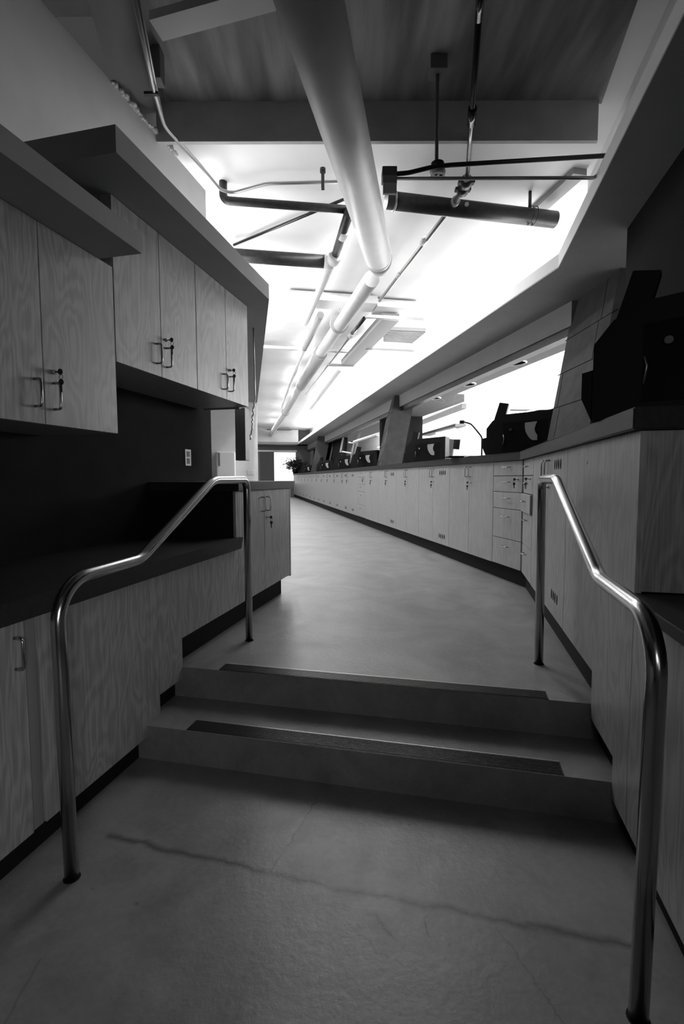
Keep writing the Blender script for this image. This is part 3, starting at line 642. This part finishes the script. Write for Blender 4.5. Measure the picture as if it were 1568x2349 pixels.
MB().tube([k2, k2+(k2-k1)*.35], .07, 16).obj('coupling', 'whitepipe', c); MB().tube([k2, k3], .045, 14).obj('pipe_tube', 'whitepipe', c)
c = thing('branch_pipe', 'thin grey pipe run high on the corridor ceiling left of the white pipe', 'pipe', onz(735, 722, 3.55), 0)
MB().tube([onz(735, 722, 3.55), onz(698, 800, 3.55)], .05, 12).obj('pipe_tube', 'greypipe', c); MB().tube([onz(698, 800, 3.55), onz(645, 935, 3.55)], .03, 12).obj('pipe_tube', 'whitepipe', c)
zpipe('tie_rod', 'thin dark rod crossing diagonally under the bright ceiling, left of the duct', 'rod', [(536, 562), (792, 456)], 3.69, .014, 'dmetal')
zpipe('conduit', 'long bent steel conduit running from the top left corner over to the big duct', 'conduit', [(303, -25), (352, 205), (377, 290), (455, 375), (505, 435), (532, 443), (612, 421), (780, 417)], [3.5, 3.5, 3.5, 3.52, 3.6, 3.62, 3.65, 3.66], .0125, 'conduit', fillet=.05)
zpipe('conduit', 'thin second conduit close beside the long bent one, top left', 'conduit', [(314, -25), (354, 180), (378, 290)], 3.52, .007, 'conduit', fillet=.03)
p = onz(361, 178, 3.6); tag(MB().box(XY, p.x-.03, p.x+.03, p.y-.04, p.y+.04, 3.57, 3.75, .003).obj('junction_box', 'midgrey', None, frame_at(p, 0)), 'small dark box on the conduit at the left slab edge', 'junction box')
p = onz(351, 212, 3.5); tag(MB().box(XY, p.x-.05, p.x+.03, p.y-.01, p.y+.01, 3.485, 3.5).obj('conduit_strap', 'dmetal', None, frame_at(p, 0)), 'small strap clamped around the long bent conduit, upper left', 'strap')
# right-hand conduits and box
YC = 3.0
zl = [ony(x, y, YC) for x, y in ((908, 399), (935, 397), (988, 384), (1030, 379), (1392, 357))]
tag(MB().tube(zl, .013, 12, fillet=.03).obj('conduit', 'dmetal', None, frame_at(zl[0], 0)), 'upper of two dark conduits running right from the junction box', 'conduit')
zl = [ony(x, y, YC) for x, y in ((906, 410), (1365, 408), (1385, 372))]
tag(MB().tube(zl, .010, 12, fillet=.02).obj('conduit', 'conduit', None, frame_at(zl[0], 0)), 'lower of two conduits running level to the right soffit', 'conduit')
p = ony(892, 412, YC)
c = thing('junction_box', 'grey electrical junction box with a pale label at the right side of the big duct', 'junction box', p, 0)
s_ = YC/1109.5*.82
MB().box(XY, p.x-19*s_, p.x+20*s_, YC-.03, YC+.05, p.z-.005, p.z+.06, .003).obj('box_body', 'midgrey', c); MB().box(XY, p.x-19*s_, p.x+19*s_, YC-.045, YC-.02, p.z-.045, p.z, .003).obj('box_cover', 'greypipe', c)
MB().box(XY, p.x-18*s_, p.x+18*s_, YC-.05, YC-.03, p.z-.105, p.z-.045, .002).obj('label_plate', 'white', c)
p = ony(740, 405, 3.9)
tag(MB().box(XY, p.x-.012, p.x+.012, 3.88, 3.92, p.z-.09, p.z+.04).disc(p+Z*.03, Z, .022, .03).obj('conduit_hanger', 'dmetal', None, frame_at(p, 0)), 'small hanger holding the long conduit left of the duct', 'hanger')
# detector on a drop rod
cb = onz(1003, 147, 3.73); dtop = Vector((cb.x, cb.y, 0))
k = ony(1003, 375, cb.y)
c = thing('ceiling_detector', 'round white detector hanging on a rod below a square ceiling box', 'detector', k, 0)
MB().box(XY, cb.x-.05, cb.x+.05, cb.y-.05, cb.y+.05, 3.67, 3.75, .003).obj('ceiling_box', 'midgrey', c)
MB().tube([Vector((cb.x, cb.y, 3.68)), Vector((cb.x, cb.y, k.z))], .011, 12).obj('drop_rod', 'midgrey', c)
MB().tube([k, k-Z*.05], .040, 24).obj('detector_base', 'dmetal', c); MB().tube([k-Z*.05, k-Z*.075], .050, 24, r2=.044).obj('detector_head', 'plaster', c)
MB().box(XY, k.x-.02, k.x-.004, k.y-.02, k.y-.016, k.z-.079, k.z-.074).box(XY, k.x+.01, k.x+.028, k.y-.016, k.y-.012, k.z-.079, k.z-.074).obj('slot', 'hole', c)
# sprinkler main
ps = [(1103, -30), (1097, 45), (1082, 265), (1071, 405)]
P = [onz(x, y, 3.5) for x, y in ps]
c = thing('sprinkler_pipe', 'black sprinkler pipe running overhead to clamped couplings right of the duct', 'pipe', P[-1], 0)
MB().tube([P[0], P[1]], .019, 16).obj('pipe_tube', 'sprink', c); MB().tube([P[1], P[2], P[3]], .0165, 16).obj('pipe_tube', 'sprink', c)
MB().tube([P[2]+(P[2]-P[3])*.1, P[2]-(P[2]-P[3])*.12], .026, 14).obj('coupling', 'sprink', c)
e0 = onz(1069, 418, 3.5); e1 = onz(1061, 435, 3.53); e2 = onz(1043, 463, 3.55)
for e in (e0, e1): MB().tube([e-U*.035, e+U*.035], .042, 10).box(XY, e.x-.062, e.x+.062, e.y-.022, e.y+.022, e.z-.012, e.z+.012, .004).obj('grooved_coupling', 'blackpipe', c)
MB().tube([P[3], e0, e1, e2], .024, 14).obj('elbow', 'conduit', c)
MB().tube([e2-W*.03, e2+W*.04], .036, 14).obj('clamp_ring', 'conduit', c)
c = thing('sprinkler_pipe', 'pale sprinkler pipe continuing behind the heavy black pipe along the corridor ceiling', 'pipe', onz(1020, 495, 3.62), 0)
MB().tube([onz(1022, 492, 3.62), onz(870, 690, 3.62)], .02, 12).obj('pipe_tube', 'conduit', c)
q_ = onz(972, 552, 3.62); MB().tube([q_-W*.04, q_+W*.05], .03, 12).obj('coupling', 'whitepipe', c)
q_ = onz(915, 630, 3.62); MB().tube([q_-W*.04, q_+W*.05], .026, 12).obj('coupling', 'whitepipe', c)
c = thing('sprinkler_pipe', 'distant slim pipe with fittings along the corridor ceiling, right of the white pipe', 'pipe', onz(835, 730, 3.6), 0)
MB().tube([onz(835, 730, 3.6), onz(800, 775, 3.6)], .028, 12).obj('pipe_tube', 'sprink', c); MB().tube([onz(800, 775, 3.6), onz(700, 905, 3.6)], .018, 12).obj('pipe_tube', 'conduit', c)
q_ = onz(806, 768, 3.6); MB().tube([q_-W*.08, q_+W*.08], .045, 12).obj('coupling', 'whitepipe', c)
# rectangular cable channel and ceiling fittings
a_ = onz(895, 735, 3.5); b_ = onz(797, 838, 3.5)
def bar(A, B, w, h, mb=None):
    mb = mb or MB(); d = (B-A).normalized(); s = d.cross(Z).normalized()*w/2; k = Z*h
    return mb.hexa([A-s, A+s, B+s, B-s, A-s+k, A+s+k, B+s+k, B-s+k])
c = thing('cable_channel', 'grey cable channel along the corridor ceiling beside the slatted grille', 'cable channel', a_, 0)
bar(a_, b_, .26, .1).obj('channel', 'greypipe', c)
for px, py in ((905, 733), (797, 841), (895, 806)):
    q_ = onz(px, py, 3.48); bar(q_-N*.42, q_+N*.42, .05, .04).obj('cross_bracket', 'conduit', c)
bar(onz(780, 850, 3.5), onz(712, 940, 3.5), .07, .05).obj('channel', 'whitepipe', c)
# grille
g = [onz(x, y, 3.70) for x, y in ((880, 756), (976, 760), (944, 786), (880, 782))]
c = thing('air_grille', 'slatted air grille flat under the corridor ceiling', 'air grille', g[0], 0)
MB().prism(g, Z*.05).obj('grille_frame', 'greypipe', c); mb = MB()
for k in range(9):
    s = (k+.5)/9; bar(g[0].lerp(g[3], s), g[1].lerp(g[2], s), .05, -.02, mb)
mb.obj('slat', 'midgrey', c)
# low ceiling trays / lamps seen as pale panels
for i, (px, py, w_, lb) in enumerate(((760, 700, 1.2, 'pale hanging light fitting just beyond the duct reducer'), (905, 715, .6, 'pale box fitting above the grille, right of the white pipe'), (700, 804, 1.9, 'thin pale crossbar spanning left of the white pipe'), (640, 987, 1.2, 'dark crossbar near the far end of the ceiling'), (680, 986, .9, 'short dark bracket near the far end of the ceiling'))):
    q_ = onz(px, py, 3.62); h = .05 if i > 1 else .10
    tag(bar(q_-N*w_/2, q_+N*w_/2, .09 if i > 1 else .35, h).obj('ceiling_crossbar' if i > 1 else 'light_fitting', 'midgrey' if i > 2 else 'ceil', None, frame_at(q_, RFA)), lb, 'bracket' if i > 1 else 'light fitting')
# ceiling batten at right, grey band above the right soffit
pb = [onz(1120, 395, CEIL-.03) for _ in (0,)]
a_ = onz(1330, 400, 3.7); b_ = onz(1230, 490, 3.7)
struct('ceiling_batten', bar(a_, b_, .12, .05), 'soffit')
# pale duct box near the top
pl = [onz(x, y, 3.3) for x, y in ((342, 46), (373, 95), (634, 25), (600, -20))]
tag(MB().prism([pl[0], pl[1], pl[2], pl[2]+(pl[0]-pl[1])], Z*.04).obj('ceiling_panel', 'white', None, frame_at(pl[0], 0)), 'pale flat panel hung below the slab at the top of the picture', 'panel')

# ================================================================== THINGS BEYOND THE GLASS
for k, (x, y) in enumerate(((1181, 832), (1070, 881), (993, 913))):
    q_ = onz(x, y, 2.748)
    c = thing('recessed_light', ('recessed ceiling light beyond the glass, nearest and largest', 'recessed ceiling light beyond the glass, middle of three', 'recessed ceiling light beyond the glass, farthest and dimmest')[k], 'light', q_, 0, 'recessed lights beyond the glass')
    MB().ring(q_, Z, .135, .012, 28).obj('trim_ring', 'white', c); MB().disc(q_-Z*.004, Z, .122, .008, 28).obj('light_opening', 'hole', c)
def beyond(name, lb, cat, pix, q, w, h, mat):
    A, B = onq(*pix[0], q), onq(*pix[1], q)
    return tag(bar(A, B, w, h).obj(name, mat, None, frame_at(A, 0)), lb, cat)
beyond('roof_beam', 'long dark beam on the bright wall beyond the glass', 'beam', ((963, 975), (1064, 937)), 5.2, .12, .12, 'midgrey')
beyond('pendant_light', 'long hanging fluorescent fixture beyond the glass', 'light', ((975, 1000), (1056, 978)), 4.6, .25, .06, 'midgrey')
A, B = onq(1022, 1020, 5.0), onq(1040, 1020, 5.0)
tag(MB().prism([onq(1022, 1050, 5.), onq(1035, 1050, 5.), onq(1041, 1008, 5.), onq(1025, 1006, 5.)], N*.03).obj('notice_board', 'midgrey', None, frame_at(A, 0)), 'tall grey board on the wall beyond the glass', 'board')
tag(MB().prism([onq(1038, 1030, 4.95), onq(1050, 1031, 4.95), onq(1053, 1008, 4.95), onq(1041, 1008, 4.95)], N*.03).obj('notice_board', 'darkwall', None, frame_at(B, 0)), 'small dark board overlapping the grey one beyond the glass', 'board')
beyond('shelf', 'thin dark shelf line on the bright wall beyond the glass, over the viewing box', 'shelf', ((1172, 942), (1252, 943)), 4.6, .06, .02, 'dmetal')
# lamp arms above the third viewing box
c = thing('desk_lamp', 'white double-armed lamp over the third viewing box', 'lamp', onq(838, 1060, 2.7), 0)
w_ = lambda x, y: onq(x, y, 2.62)
MB().tube([w_(803, 1062), w_(806, 1042), w_(812, 1017), w_(800, 1015)], .02, 8).tube([w_(806, 1040), w_(785, 1036)], .02, 8).obj('lamp_arm', 'white', c)
MB().tube([w_(812, 1014), w_(866, 997)], .04, 8).obj('lamp_head', 'white', c)
